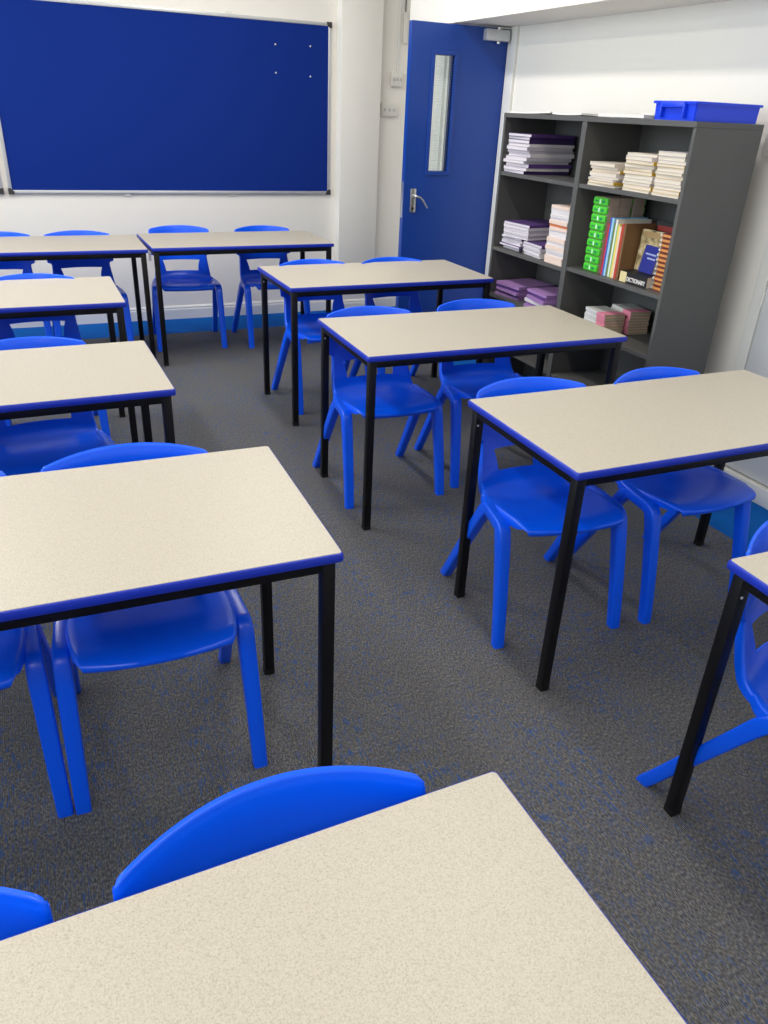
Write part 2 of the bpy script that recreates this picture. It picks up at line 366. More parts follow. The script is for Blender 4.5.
# ------------------------------------------------------------------ tables
TW, TD, TH = 1.2, 0.6, 0.749
def make_table():
    t = empty('classroom_table', (0, 0, 0))
    hw, hd = TW / 2, TD / 2
    def outline(ins, r=.007, n=4):
        pts = []
        for cx, cy, a0 in ((hw - ins - r, hd - ins - r, 0), (-hw + ins + r, hd - ins - r, 90), (-hw + ins + r, -hd + ins + r, 180), (hw - ins - r, -hd + ins + r, 270)):
            for k in range(n + 1):
                a = radians(a0 + 90 * k / n); pts.append((cx + r * cos(a), cy + r * sin(a)))
        return pts
    def stack(levels, cap=True, name='x', m=None, sm=35):
        bm = bmesh.new(); R = [[bm.verts.new((x, y, z)) for x, y in outline(i)] for i, z in levels]
        n = len(R[0])
        for A, B in zip(R, R[1:]):
            for k in range(n): bm.faces.new((A[k], A[(k + 1) % n], B[(k + 1) % n], B[k]))
        if cap: bm.faces.new(R[0][::-1]); bm.faces.new(R[-1])
        else:
            for k in range(n): bm.faces.new((R[-1][k], R[-1][(k + 1) % n], R[0][(k + 1) % n], R[0][k]))
        return finish(bm, name, m, t, sm)
    stack([(.006, TH - .021), (.004, TH - .0035), (.0042, TH - .0005), (.005, TH)], True, 'tabletop', M_LAM, 0)
    stack([(.0058, TH - .0225), (.002, TH - .0222), (.0004, TH - .019), (0, TH - .012), (.0004, TH - .006), (.0018, TH - .0025), (.0040, TH - .0012), (.0044, TH - .010)], False, 'edging', M_EDGE)
    z1 = TH - .0226; z0 = z1 - .028; i0 = .014; L = .030
    for s in (-1, 1):
        bm = bmesh.new(); a = s * (hd - i0 - .001); b_ = s * (hd - i0 - .026); box(bm, -hw + i0 + L, hw - i0 - L, min(a, b_), max(a, b_), z0, z1, .002); finish(bm, 'rail', M_STEEL, t, 30)
        bm = bmesh.new(); a = s * (hw - i0 - .001); b_ = s * (hw - i0 - .026); box(bm, min(a, b_), max(a, b_), -hd + i0 + L, hd - i0 - L, z0, z1, .002); finish(bm, 'rail', M_STEEL, t, 30)
    for sx in (-1, 1):
        for sy in (-1, 1):
            cx, cy = sx * (hw - i0 - L / 2), sy * (hd - i0 - L / 2)
            bm = bmesh.new(); box(bm, cx - L / 2, cx + L / 2, cy - L / 2, cy + L / 2, .012, z1, .003); lg = finish(bm, 'leg', M_STEEL, t, 30)
            bm = bmesh.new(); box(bm, cx - L / 2 - .0004, cx + L / 2 + .0004, cy - L / 2 - .0004, cy + L / 2 + .0004, 0, .018, .002); finish(bm, 'foot_cap', M_BLACK, lg, 30)
            bm = bmesh.new(); tube(bm, [(cx + sx * L * .2, cy - sy * (L / 2), z1 - .055), (cx + sx * L * .2, cy - sy * (L / 2 + .002), z1 - .055)], .0035, 8); finish(bm, 'screw', M_ALU, lg, 40)
    return t
TABLES = {
 'A': (-0.0967, 0.3397, .0208, 'cream table nearest the camera, filling the bottom of the picture'),
 'F': (-0.0859, 1.5888, -.0191, 'large cream table second from the front in the left column'),
 'G': (-0.2373, 2.6983, .0161, 'cream table third from the front in the left column'),
 'H': (-0.2275, 3.954, .001, 'cream table fourth from the front in the left column'),
 'I': (0.0771, 5.3319, -.0044, 'left cream table of the back row under the notice board'),
 'J': (1.296, 5.376, .0163, 'right cream table of the back row under the notice board'),
 'B': (1.7786, 4.0916, .0093, 'cream table farthest back in the right column, in front of the door'),
 'C': (1.7028, 2.8615, -.0147, 'cream table second from the back in the right column'),
 'D': (1.827, 1.7434, -.0073, 'large cream table at the right, with both front legs in full view'),
 'E': (1.86, 0.6631, -.0312, 'cream table cut by the right picture edge, one corner showing'),
}
proto = None
for k, (x, y, th, lab) in TABLES.items():
    t = proto = make_table() if proto is None else proto
    if k != 'A': t = copy_tree(proto)
    t.location = (x, y, 0); t.rotation_euler.z = th
    tag(t, lab, 'table', 'cream classroom tables')
# small connector clip between the two back tables
cb = empty('table_clip', (0.688, 5.075, TH - 0.075), 0, 'small metal clip hanging between the two back row tables', 'clip')
bm = bmesh.new(); box(bm, -.006, .006, -.012, .012, 0, .05, .001); finish(bm, 'clip_body', M_ALU, cb)

# ------------------------------------------------------------------ chairs
def catmull(keys, sub):
    out = []
    n = len(keys)
    for i in range(n - 1):
        p0, p1, p2, p3 = keys[max(i - 1, 0)], keys[i], keys[i + 1], keys[min(i + 2, n - 1)]
        for s in range(sub):
            t = s / sub
            out.append(tuple(0.5 * (2 * b + (c - a) * t + (2 * a - 5 * b + 4 * c - d) * t * t + (3 * b - a - 3 * c + d) * t ** 3) for a, b, c, d in zip(p0, p1, p2, p3)))
    out.append(keys[-1]); return out
#        y      z     half   hole   side   dip    bump  flange
KEYS = [(-.220, .406, .158, .110, .000, .000, .000, .000),
        (-.232, .420, .170, .110, .000, .002, .000, .001),
        (-.226, .438, .181, .110, .000, .006, .000, .007),
        (-.190, .445, .190, .110, .000, .008, .000, .026),
        (-.110, .439, .199, .110, .000, .010, .000, .028),
        (-.020, .431, .200, .110, .000, .010, .000, .024),
        (.050, .433, .198, .110, .015, .008, .000, .026),
        (.100, .448, .195, .110, .035, .004, .000, .028),
        (.128, .476, .191, .112, .048, .000, .000, .028),
        (.146, .515, .186, .118, .052, .000, .000, .027),
        (.158, .547, .182, .128, .055, .000, .000, .025),
        (.169, .580, .182, .134, .057, .000, .000, .020),
        (.172, .589, .199, .134, .058, .000, .000, .014),
        (.176, .603, .207, .134, .059, .000, .000, .014),
        (.190, .680, .209, .134, .061, .000, .20, .013),
        (.203, .742, .209, .134, .062, .000, .75, .012),
        (.208, .760, .208, .134, .062, .000, 1.0, .010),
        (.211, .768, .206, .134, .062, .000, 1.0, .010),
        (.217, .771, .203, .134, .062, .000, 1.0, .010)]
SUB = 4; HOLE_A, HOLE_B = 8 * SUB, 10 * SUB; SPLIT = 8 * SUB
def make_shell(parent):
    R = catmull(KEYS, SUB); n = len(R)
    NF, NP, NH = 5, 5, 14
    ts = []                                  # (zone, fraction)
    half = [('h', k / (NH / 2)) for k in range(0, NH // 2 + 1)] + [('p', k / NP) for k in range(1, NP + 1)] + [('f', k / NF) for k in range(1, NF + 1)]
    cols = [(-1, z, f) for z, f in half[:0:-1]] + [(1, z, f) for z, f in half]
    F = []
    for i, (y, z, hw, hi, side, dip, bump, fl) in enumerate(R):
        a = R[max(i - 1, 0)]; c = R[min(i + 1, n - 1)]
        ty, tz = c[0] - a[0], c[1] - a[1]; l = math.hypot(ty, tz) or 1; ty /= l; tz /= l
        dn = (tz, -ty)                       # towards the underside / back
        if dn[1] > 0 and i < 6 * SUB: dn = (-dn[0], -dn[1])
        rr = .010; flat = hw - rr; row = []
        for (s, zone, f) in cols:
            off = 0
            if zone == 'h': x = hi * f
            elif zone == 'p': x = hi + (flat - hi) * f
            else:
                if f <= .6:
                    an = f / .6 * pi / 2; x = flat + rr * sin(an); off = rr * (1 - cos(an)) * min(1, fl / .010)
                else: x = hw; off = (rr + (fl - rr) * (f - .6) / .4) if fl > rr else rr * min(1, fl / .01)
            q = (x / .2) ** 2
            # side: whole surface wraps forward at its sides; dip: hollow of the seat; bump: arched top
            row.append(Vector((s * x, y - side * q + dn[0] * off, z - dip * (1 - q) - .0155 * bump * min(1.1, abs(x / .2) ** 2.4) + dn[1] * off)))
        if i <= 3 * SUB:                     # the front lip bulges forward
            k = 1 - i / (3 * SUB)
            for v in row: v.y -= .026 * (1 - (v.x / .2) ** 2) * min(1, 2.0 * k)
        F.append(row)
    m = len(cols)
    N = [[None] * m for _ in range(n)]
    for i in range(n):
        for j in range(m):
            du = F[min(i + 1, n - 1)][j] - F[max(i - 1, 0)][j]; dv = F[i][min(j + 1, m - 1)] - F[i][max(j - 1, 0)]
            N[i][j] = dv.cross(du).normalized()
    if N[5 * SUB][m // 2].z < 0: N = [[-v for v in r] for r in N]
    B = [[F[i][j] - N[i][j] * .0065 for j in range(m)] for i in range(n)]
    hole_cols = [j for j in range(m - 1) if cols[j][1] == 'h' and cols[j + 1][1] == 'h' or (cols[j][1] == 'h' and cols[j][2] == 1.0 and cols[j + 1][1] == 'h')]
    def has(i, j, lo, hi_):
        return lo <= i < hi_ and 0 <= j < m - 1 and not (HOLE_A <= i < HOLE_B and j in hole_cols)
    for nm, lo, hi_ in (('seat', 0, SPLIT), ('backrest', SPLIT, n - 1)):
        bm = bmesh.new(); vf, vb = {}, {}
        def f_(i, j):
            if (i, j) not in vf: vf[i, j] = bm.verts.new(F[i][j])
            return vf[i, j]
        def b_(i, j):
            if (i, j) not in vb: vb[i, j] = bm.verts.new(B[i][j])
            return vb[i, j]
        for i in range(lo, hi_):
            for j in range(m - 1):
                if not has(i, j, lo, hi_): continue
                bm.faces.new((f_(i, j), f_(i, j + 1), f_(i + 1, j + 1), f_(i + 1, j)))
                bm.faces.new((b_(i, j), b_(i + 1, j), b_(i + 1, j + 1), b_(i, j + 1)))
                for di, dj, p, q in ((-1, 0, (i, j), (i, j + 1)), (1, 0, (i + 1, j), (i + 1, j + 1)), (0, -1, (i, j), (i + 1, j)), (0, 1, (i, j + 1), (i + 1, j + 1))):
                    if not has(i + di, j + dj, lo, hi_) and not has(i + di, j + dj, 0, n - 1): bm.faces.new((f_(*p), f_(*q), b_(*q), b_(*p)))
        finish(bm, nm, M_SEAT, parent, 50)
def loft(path, name, m, parent, nseg=20):
    # path rows: centre (x,y,z), width along x, depth across, exponent of the rounded rectangle
    P_ = catmull(path, 4); bm = bmesh.new(); rings = []
    for i, (x, y, z, wd, dp) in enumerate(P_):
        a = P_[max(i - 1, 0)]; c = P_[min(i + 1, len(P_) - 1)]
        t = Vector((0, c[1] - a[1], c[2] - a[2])).normalized(); ax = Vector((1, 0, 0)); ay = t.cross(ax).normalized()
        ring = []
        for k in range(nseg):
            an = 2 * pi * k / nseg; ca, sa = cos(an), sin(an); e = .36
            u = math.copysign(abs(ca) ** e, ca) * wd / 2; v = math.copysign(abs(sa) ** e, sa) * dp / 2
            if i == 0: pt = Vector((x, y, z)) + ax * u + Vector((0, 1, 0)) * math.copysign(1, ay.y) * v
            else: pt = Vector((x, y, z)) + ax * u + ay * v
            ring.append(bm.verts.new(pt))
        rings.append(ring)
    for A, B in zip(rings, rings[1:]):
        for k in range(nseg): bm.faces.new((A[k], A[(k + 1) % nseg], B[(k + 1) % nseg], B[k]))
    bm.faces.new(rings[0][::-1]); bm.faces.new(rings[-1])
    return finish(bm, name, m, parent, 50)
def make_chair():
    c = empty('school_chair', (0, 0, 0))
    make_shell(c)
    for s in (-1, 1):
        loft([(s * .2225, -.233, 0, .037, .034), (s * .2215, -.226, .05, .038, .035), (s * .219, -.203, .18, .040, .038), (s * .2165, -.176, .31, .042, .042), (s * .215, -.160, .375, .043, .046),
              (s * .2145, -.147, .400, .041, .046), (s * .2135, -.125, .407, .040, .040), (s * .211, -.085, .410, .038, .038), (s * .207, -.030, .414, .036, .038), (s * .201, .015, .418, .030, .034), (s * .194, .045, .432, .018, .024)],
             'leg', M_SEAT, c)
        loft([(s * .2225, .233, 0, .034, .036), (s * .2215, .207, .04, .035, .036), (s * .217, .126, .175, .036, .038), (s * .212, .040, .318, .038, .040), (s * .209, -.008, .395, .038, .043), (s * .207, -.032, .414, .034, .038)],
             'leg', M_SEAT, c)
    return c
CHAIRS = {
 'C1': (1.358, 3.032, -1.01, 'blue plastic chair, left one at the second table from the back, right column'),
 'C2': (1.917, 3.057, -4.01, 'blue plastic chair, right one at the second table from the back, right column'),
 'D1': (1.480, 1.920, -5.92, 'blue plastic chair, left one tucked under the large right table'),
 'D2': (2.0155, 1.889, 2.0, 'blue plastic chair, right one tucked under the large right table'),
 'J1': (0.989, 5.659, -4.49, 'blue plastic chair, left one at the right table of the back row'),
 'J2': (1.590, 5.593, 1.89, 'blue plastic chair, right one at the right table of the back row'),
 'B1': (1.503, 4.214, 1.79, 'blue plastic chair, left one at the table in front of the door'),
 'B2': (2.006, 4.204, 2.30, 'blue plastic chair, right one at the table in front of the door'),
 'F1': (0.147, 1.733, -1.62, 'blue plastic chair, right one under the second table, left column'),
 'F0': (-0.339, 1.752, -1.78, 'blue plastic chair cut by the left edge, under the second table, left column'),
 'A1': (0.190, 0.515, 1.87, 'blue plastic chair showing only its curved back behind the nearest table'),
 'A0': (-0.300, 0.518, -0.11, 'blue chair back corner at the bottom left, behind the nearest table'),
 'G1': (-0.044, 2.860, 5.15, 'blue plastic chair at the third table of the left column'),
 'H1': (-0.003, 4.064, 1.51, 'blue plastic chair at the fourth table of the left column'),
 'I1': (0.317, 5.480, 1.16, 'blue plastic chair, right one at the left table of the back row'),
 'I0': (-0.171, 5.487, -0.21, 'blue plastic chair, left one at the left table of the back row'),
 'E1': (1.548, 0.853, 6.0, 'blue plastic chair cut by the right picture edge, its leg splayed into the aisle'),
}
chair0 = make_chair()
first = True
for k, (x, y, a, lab) in CHAIRS.items():
    c = chair0 if first else copy_tree(chair0); first = False
    c.location = (x, y, 0); c.rotation_euler.z = radians(a); tag(c, lab, 'chair', 'blue classroom chairs')

# ------------------------------------------------------------------ bookcases
SX0, SX1, SH = 2.487, 2.845, 1.575
SHELF_Z = (1.285, 0.885, 0.622, 0.34)
SHELF_R = (1.287, 0.898, 0.628, 0.34)
def make_bookcase(heights):
    o = empty('bookcase', (0, 0, 0)); d = SX1 - SX0; W = .72; t = .018
    for s in (-1, 1):
        bm = bmesh.new(); a, b = (s * W / 2, s * (W / 2 - t)); box(bm, 0, d, min(a, b), max(a, b), 0, SH - .022, .001); finish(bm, 'side_panel', M_SHELF, o)
    bm = bmesh.new(); box(bm, -.002, d, -W / 2, W / 2, SH - .022, SH, .0015); finish(bm, 'top_panel', M_SHELF, o)
    bm = bmesh.new(); box(bm, d - .028, d - .020, -W / 2 + t, W / 2 - t, .07, SH - .022); finish(bm, 'back_panel', M_SHELF, o)
    for z in heights + (.085,):
        bm = bmesh.new(); box(bm, .004 if z > .1 else .001, d - .028, -W / 2 + t + .0005, W / 2 - t - .0005, z - .019, z, .001); finish(bm, 'shelf', M_SHELF, o)
    bm = bmesh.new(); box(bm, .02, .036, -W / 2 + t, W / 2 - t, 0, .066); finish(bm, 'plinth', M_SHELF, o)
    return o
bc = make_bookcase(SHELF_Z); bc.location = (SX0, 3.685, 0); tag(bc, 'grey bookcase standing beside the door, holding purple books', 'bookcase', 'two grey bookcases')
bc2 = make_bookcase(SHELF_R); bc2.location = (SX0, 2.965, 0); tag(bc2, 'grey bookcase farther from the door, with the blue tray on top', 'bookcase', 'two grey bookcases')

# ------------------------------------------------------------------ books
C_PURPLE = mat('purple_card', (84, 56, 118), .55, noise=.08); C_LILAC = mat('lilac_card', (158, 120, 176), .55, noise=.08)
C_DPURPLE = mat('dark_purple_card', (52, 34, 84), .5, noise=.06)
C_YELLOW = mat('yellow_card', (200, 160, 40), .6, noise=.08); C_ORANGE = mat('orange_card', (208, 122, 82), .6, noise=.08)
C_WHITE = mat('white_card', (212, 207, 210), .6, noise=.03); C_GREY = mat('grey_card', (178, 172, 182), .6, noise=.04)
C_CREAM = mat('cream_paper', (212, 202, 188), .8, noise=.04, nscale=200); C_PINK = mat('pink_card', (226, 138, 160), .6, noise=.05)
C_PEACH = mat('peach_paper', (222, 200, 188), .8, noise=.04); C_BUFF = mat('aged_paper', (176, 158, 126), .85, noise=.12, nscale=300)
PG_WHITE = mat('page_edges', (206, 200, 208), .85, noise=.08, nscale=400)
ORD = ['topmost', 'second from the top', 'third from the top', 'fourth from the top', 'fifth from the top', 'sixth from the top', 'seventh from the top', 'eighth from the top', 'ninth from the top', 'tenth from the top', 'eleventh from the top', 'twelfth from the top', 'thirteenth from the top', 'fourteenth from the top', 'fifteenth from the top', 'sixteenth from the top', 'seventeenth from the top', 'eighteenth from the top']
def book_mesh(name, dx, dy, h, cover, pages, spine='y', fan=0.0, overhang=.002):
    """lying book: dx deep, dy wide, h thick; covers top and bottom, spine on the -y (or -x) side; two materials"""
    bm = bmesh.new(); t = min(.0012, h * .12); o = overhang
    box(bm, -dx / 2 + o, dx / 2 - o, -dy / 2 + (t if spine == 'y' else o), dy / 2 - o, t, h - t, 0, 1)
    nx, ny = 6, 5
    for z0, z1 in ((0, t), (h - t, h)):
        box(bm, -dx / 2, dx / 2, -dy / 2, dy / 2, z0, z1, 0, 0)
    if spine == 'y': box(bm, -dx / 2, dx / 2, -dy / 2, -dy / 2 + t, t, h - t, 0, 0)
    elif spine == 'x': box(bm, -dx / 2, -dx / 2 + t, -dy / 2, dy / 2, t, h - t, 0, 0)
    if fan:
        bmesh.ops.subdivide_edges(bm, edges=[e for e in bm.edges if abs((e.verts[0].co - e.verts[1].co).x) > dx * .5], cuts=5)
        for v in bm.verts:
            u = v.co.x / (dx / 2); v.co.z += fan * h * (u * u) * (v.co.z / h)
    me = bpy.data.meshes.new(name); bmesh.ops.recalc_face_normals(bm, faces=bm.faces); bm.to_mesh(me); bm.free()
    me.materials.append(cover); me.materials.append(pages)
    return me
def stack(name, x, y, z, dx, dy, hs, covers, pages, phrase, where, cat, spine='y', jit=.013, rot=0.0, jr=4.0, group=None, xb=None):
    n = len(hs)
    for k, h in enumerate(hs):
        cov = covers[k % len(covers)]
        cov_m, cov_w = cov if isinstance(cov, tuple) else (cov, None)
        me = book_mesh(name, dx, dy, h, cov_m, pages, spine)
        o = bpy.data.objects.new(name, me); COL.objects.link(o)
        o.location = (x + random.uniform(-jit, jit), y + random.uniform(-jit, jit), z + .0002)
        o.rotation_euler = (0, 0, radians(rot + random.uniform(-jr, jr)))
        z += h + .0003
        idx = n - 1 - k
        ordn = ORD[idx] if idx < n - 1 or n == 1 else 'bottommost'
        tag(o, '%s, %s %s' % (((cov_w + ' ') if cov_w else '') + phrase, ordn, where), cat, group)
    return z
S1, S2, S3 = SHELF_Z[:3]; T1, T2, T3 = SHELF_R[:3]
P_, D_, W_, G_, L_ = (C_PURPLE, 'purple'), (C_DPURPLE, 'dark purple'), (C_WHITE, 'white'), (C_GREY, 'pale grey'), (C_LILAC, 'lilac')
O_, Y_, K_ = (C_ORANGE, 'orange'), (C_YELLOW, 'yellow'), (C_PEACH, 'peach')
rnd = lambda n, h, s=.25: [h * random.uniform(1 - s, 1 + s) for _ in range(n)]
def scaled(n, total, s=.25):
    a = rnd(n, 1, s); q = (total - n * .0003) / sum(a); return [v * q for v in a]
stack('exercise_book', 2.647, 3.905, S1, .285, .215, scaled(12, .195), [D_, W_, P_, W_, G_, W_, G_, G_, W_, D_, D_, P_], PG_WHITE, 'exercise book', 'of pile on top shelf by door', 'exercise book', group='exercise books on the top shelf beside the door', jr=2.5)
stack('exercise_book', 2.665, 3.900, S2, .270, .205, scaled(5, .070), [W_, P_, W_, W_, P_], PG_WHITE, 'exercise book', 'of middle-shelf pile by door', 'exercise book', group='purple and white exercise books on the middle shelf', jr=2)
stack('exercise_book', 2.660, 3.668, S2, .275, .200, scaled(5, .068), [W_, W_, G_, W_, P_], PG_WHITE, 'exercise book', 'of the low central middle-shelf pile', 'exercise book', group='low pile of exercise books on the middle shelf', rot=-5, jr=1.5, jit=.004)
stack('exercise_book', 2.655, 3.862, S2 + .0715, .275, .225, scaled(6, .078), [W_, G_, W_, G_, W_, P_], PG_WHITE, 'exercise book', 'of upper middle-shelf pile with purple cover', 'exercise book', group='upper pile of exercise books on the middle shelf', rot=6, jr=1.5, jit=.005)
stack('exercise_book', 2.650, 3.452, S2, .280, .160, scaled(17, .282), [K_, K_, W_, W_, K_, W_, K_, W_, W_, K_, O_, K_, W_, W_, W_, W_, K_], mat('peach_page_edges', (214, 198, 194), .85, noise=.06, nscale=400), 'book', 'of tall peach pile by divider', 'exercise book', spine='x', jit=.006, jr=1.5, group='peach and white books in the tall pile')
stack('folder', 2.655, 3.885, S3, .265, .215, scaled(5, .075, .15), [L_, P_, L_, P_, L_], C_LILAC, 'card folder', 'of lower-shelf pile by door', 'folder', spine='x', group='lilac folders on the lower shelf', rot=3)
stack('folder', 2.640, 3.545, S3, .275, .20, scaled(6, .095, .2), [L_, L_, W_, L_, P_, L_], C_LILAC, 'card folder', 'of lower-shelf pile by divider', 'folder', spine='x', group='lilac folders near the divider', rot=-4)
ybook = dict(pages=C_CREAM, phrase='exercise book', cat='exercise book')
YC = [(C_CREAM, 'cream'), (C_YELLOW, 'yellow-spined'), (C_WHITE, 'white-spined'), (C_CREAM, 'cream'), (C_WHITE, 'white-spined'), (C_YELLOW, 'yellow-spined'), (C_CREAM, 'cream')]
stack('exercise_book', 2.650, 3.165, T1, .28, .195, scaled(8, .102), YC, where='of low cream pile, right bookcase', jit=.009, group='low pile of cream books on the right bookcase', **ybook)
stack('exercise_book', 2.650, 2.925, T1, .28, .185, scaled(11, .155), YC, where='of middle cream pile, right bookcase', jit=.009, group='middle pile of cream books on the right bookcase', **ybook)
stack('exercise_book', 2.640, 2.728, T1, .27, .165, scaled(12, .172), YC, where='of cream pile beside end panel', jit=.004, jr=1.5, group='cream books beside the end panel', **ybook)

# green and cream cartons: nine rows high, three deep
C_GREEN = mat('bright_green_card', (66, 190, 40), .45, noise=.05); C_LABEL = mat('label_white', (210, 240, 222), .5); C_DGREEN = mat('teal_print', (0, 120, 80), .5)
C_CARTON = mat('carton_cream', (182, 164, 148), .6, noise=.05)
bm = bmesh.new(); bw, bh, bd = .108, .0376, .066
box(bm, 0, bd, -bw / 2, bw / 2, 0, bh, .0015, 1)
box(bm, -.010, .008, -bw / 2 - .0008, bw / 2 - .0004, .0012, bh - .0012, .0075, 0)
box(bm, -.0108, -.0095, -.005, .003, .009, bh - .009, 0, 2)
box(bm, -.0106, -.0095, -.034, -.016, .013, bh - .014, 0, 3); box(bm, -.0106, -.0095, .012, .034, .016, bh - .016, 0, 3)
me_carton = bpy.data.meshes.new('carton'); bmesh.ops.recalc_face_normals(bm, faces=bm.faces); bm.to_mesh(me_carton); bm.free()
for mm in (C_GREEN, C_CARTON, C_LABEL, C_DGREEN): me_carton.materials.append(mm)
for dpt in range(3):
    for k in range(9):
        o = bpy.data.objects.new('carton', me_carton); COL.objects.link(o)
        o.location = (2.537 + dpt * (bd + .002) + (.010 if dpt == 2 else 0) + random.uniform(-.001, .001), 3.171 + random.uniform(-.0015, .0015), T2 + .0002 + k * (bh + .0004))
        if dpt: o.rotation_euler.z = pi; o.location.x += bd + (.0 if dpt == 1 else .004)
        idx = 8 - k
        tag(o, '%s, %s, %s column of cartons' % ('cream carton turned plain side out' if dpt else 'green-fronted cream carton', ORD[idx] if k else 'bottommost', ('front', 'middle', 'rear')[dpt]), 'carton', 'green and cream cartons, %s column' % ('front', 'middle', 'rear')[dpt])

# upright books
def upright(x, y0, thick, depth, h, cover, pages, label, lean=0.0, name='book'):
    me = book_mesh(name, h, depth, thick, cover, pages, 'y')     # built lying: long side = height
    o = bpy.data.objects.new(name, me); COL.objects.link(o)
    # lying (x=long, y=width, z=thick) -> standing: long->z, spine (-y) -> -x, thickness -> -y
    Mx = Matrix(((0, 1, 0), (0, 0, -1), (-1, 0, 0))).to_4x4()
    o.matrix_world = Matrix.Translation((x + depth / 2, y0, T2 + .0003 + h / 2)) @ Matrix.Rotation(lean, 4, 'X') @ Mx
    tag(o, label, 'book', 'upright books beside the cartons'); return o
ups = [('red', (190, 40, 52), .009, .235), ('blue', (52, 92, 178), .010, .262), ('pale blue', (150, 196, 226), .010, .262), ('olive green', (110, 130, 60), .008, .240),
       ('white', (224, 224, 216), .009, .258), ('light green', (128, 180, 120), .009, .236), ('yellow', (226, 196, 96), .009, .240), ('cream', (226, 206, 186), .010, .232), ('brick red', (176, 62, 48), .013, .245), ('brown', (120, 88, 56), .011, .246)]
yy = 3.062 + .028
for nm, c, th, h in ups:
    th *= 1.22; yy -= th + .0008
    upright(2.530 + random.uniform(0, .006), yy + th, th, .20, h, mat('cover_' + nm.replace(' ', '_'), c, .45, noise=.08, nscale=60), C_CREAM, 'thin %s upright book with its spine facing out, beside the cartons' % nm)
yv = yy
# big picture book and the blue book leaning behind the dictionary
def panelbook(name, loc, w, h, t, rotz, tilt, cover, label, art=None):
    o = empty(name, loc, rotz, label, 'book'); o.rotation_euler = (0, tilt, rotz)
    bm = bmesh.new(); box(bm, 0, .0015, -w / 2, w / 2, 0, h); box(bm, t - .0015, t, -w / 2, w / 2, 0, h); box(bm, .0015, t - .0015, w / 2 - .0015, w / 2, 0, h); finish(bm, 'cover', cover, o)
    bm = bmesh.new(); box(bm, .0016, t - .0016, -w / 2 + .003, w / 2 - .0016, .003, h - .003); finish(bm, 'pages', C_CREAM, o)
    if art:
        for a0, a1, b0, b1, m in art:
            bm = bmesh.new(); box(bm, -.0004, .0002, -w / 2 + a0 * w, -w / 2 + a1 * w, b0 * h, b1 * h); finish(bm, 'cover_print', m, o)
    return o
def blob_tex():
    m = bpy.data.materials.new('picture_cover'); m.use_nodes = True; nt = m.node_tree; b = nt.nodes['Principled BSDF']; b.inputs['Roughness'].default_value = .4
    tc = nt.nodes.new('ShaderNodeTexCoord'); n = nt.nodes.new('ShaderNodeTexNoise'); n.inputs['Scale'].default_value = 22; n.inputs['Detail'].default_value = 4
    nt.links.new(tc.outputs['Object'], n.inputs['Vector']); r = nt.nodes.new('ShaderNodeValToRGB'); e = r.color_ramp.elements; e.new(.5); e.new(.6)
    for q, (p, c) in zip(e, [(.36, (70, 66, 50)), (.46, (150, 132, 92)), (.56, (196, 176, 130)), (.66, (214, 204, 178))]): q.position = p; q.color = (*lin(c), 1)
    nt.links.new(n.outputs['Fac'], r.inputs[0]); nt.links.new(r.outputs[0], b.inputs['Base Color']); return m
M_PIC = blob_tex()
panelbook('book', (2.612, 2.858, T2 + .0016), .185, .228, .016, radians(3), radians(4), M_PIC, 'large sandy brown picture book facing out behind the dictionary',
          [(.08, .92, .86, .97, mat('buff_band', (170, 140, 92), .5)), (.1, .5, .45, .62, mat('pale_patch', (188, 196, 190), .5))])
panelbook('book', (2.690, 2.856, T2 + .0016), .20, .262, .012, radians(3), radians(4), mat('black_cover', (24, 22, 24), .4), 'black and red book standing behind the picture book',
          [(.05, .95, .84, .93, mat('dark_red_print', (140, 36, 30), .5))])
# black dictionary lying flat, spine out
dict_ = empty('dictionary', (2.515, 2.838, T2 + .0003), 0, 'thick black dictionary lying flat with its spine facing out', 'book')
bm = bmesh.new(); dw, dd, dh = .185, .088, .052
box(bm, .0, dd, -dw / 2, dw / 2, 0, .002); box(bm, 0, dd, -dw / 2, dw / 2, dh - .002, dh); box(bm, 0, .003, -dw / 2, dw / 2, .002, dh - .002)
finish(bm, 'cover', M_BLACK, dict_)
bm = bmesh.new(); box(bm, .0035, dd - .004, -dw / 2 + .003, dw / 2 - .003, .0021, dh - .0021); finish(bm, 'pages', C_CREAM, dict_)
bm = bmesh.new(); box(bm, -.0008, .0002, dw / 2 - .048, dw / 2 - .004, .003, dh - .003); finish(bm, 'spine_label', mat('cream_label', (214, 200, 150), .5), dict_)
def text_mesh(s, size, m, parent, loc, rot, name='lettering', ext=.0004, xs=1.0):
    cu = bpy.data.curves.new(name, 'FONT'); cu.body = s; cu.size = size; cu.extrude = ext; cu.align_x = 'CENTER'; cu.align_y = 'CENTER'; cu.offset = size * .018
    t = bpy.data.objects.new(name, cu); COL.objects.link(t)
    dg = bpy.context.evaluated_depsgraph_get(); dg.update(); me = bpy.data.meshes.new_from_object(t.evaluated_get(dg))
    bpy.data.objects.remove(t); me.materials.clear(); me.materials.append(m)
    o = bpy.data.objects.new(name, me); COL.objects.link(o); o.parent = parent; o.location = loc; o.rotation_euler = rot; o.scale = (xs, 1, 1)
    return o
text_mesh('DICTIONARY', .026, M_PAPER, dict_, (-.0006, -.022, .020), (radians(90), 0, radians(-90)), xs=.80)
# blue book standing on the dictionary
bb = panelbook('book', (2.566, 2.826, T2 + .0558), .105, .118, .016, radians(-6), radians(10), mat('navy_cover', (36, 44, 128), .35, noise=.1, nscale=60), 'dark blue book leaning on top of the black dictionary')
for k, zz in enumerate((.078, .060)):
    bm = bmesh.new(); box(bm, -.0004, .0002, -.045, .035 - k * .02, zz, zz + .007); finish(bm, 'cover_print', mat('silver_print', (150, 160, 200), .4), bb)

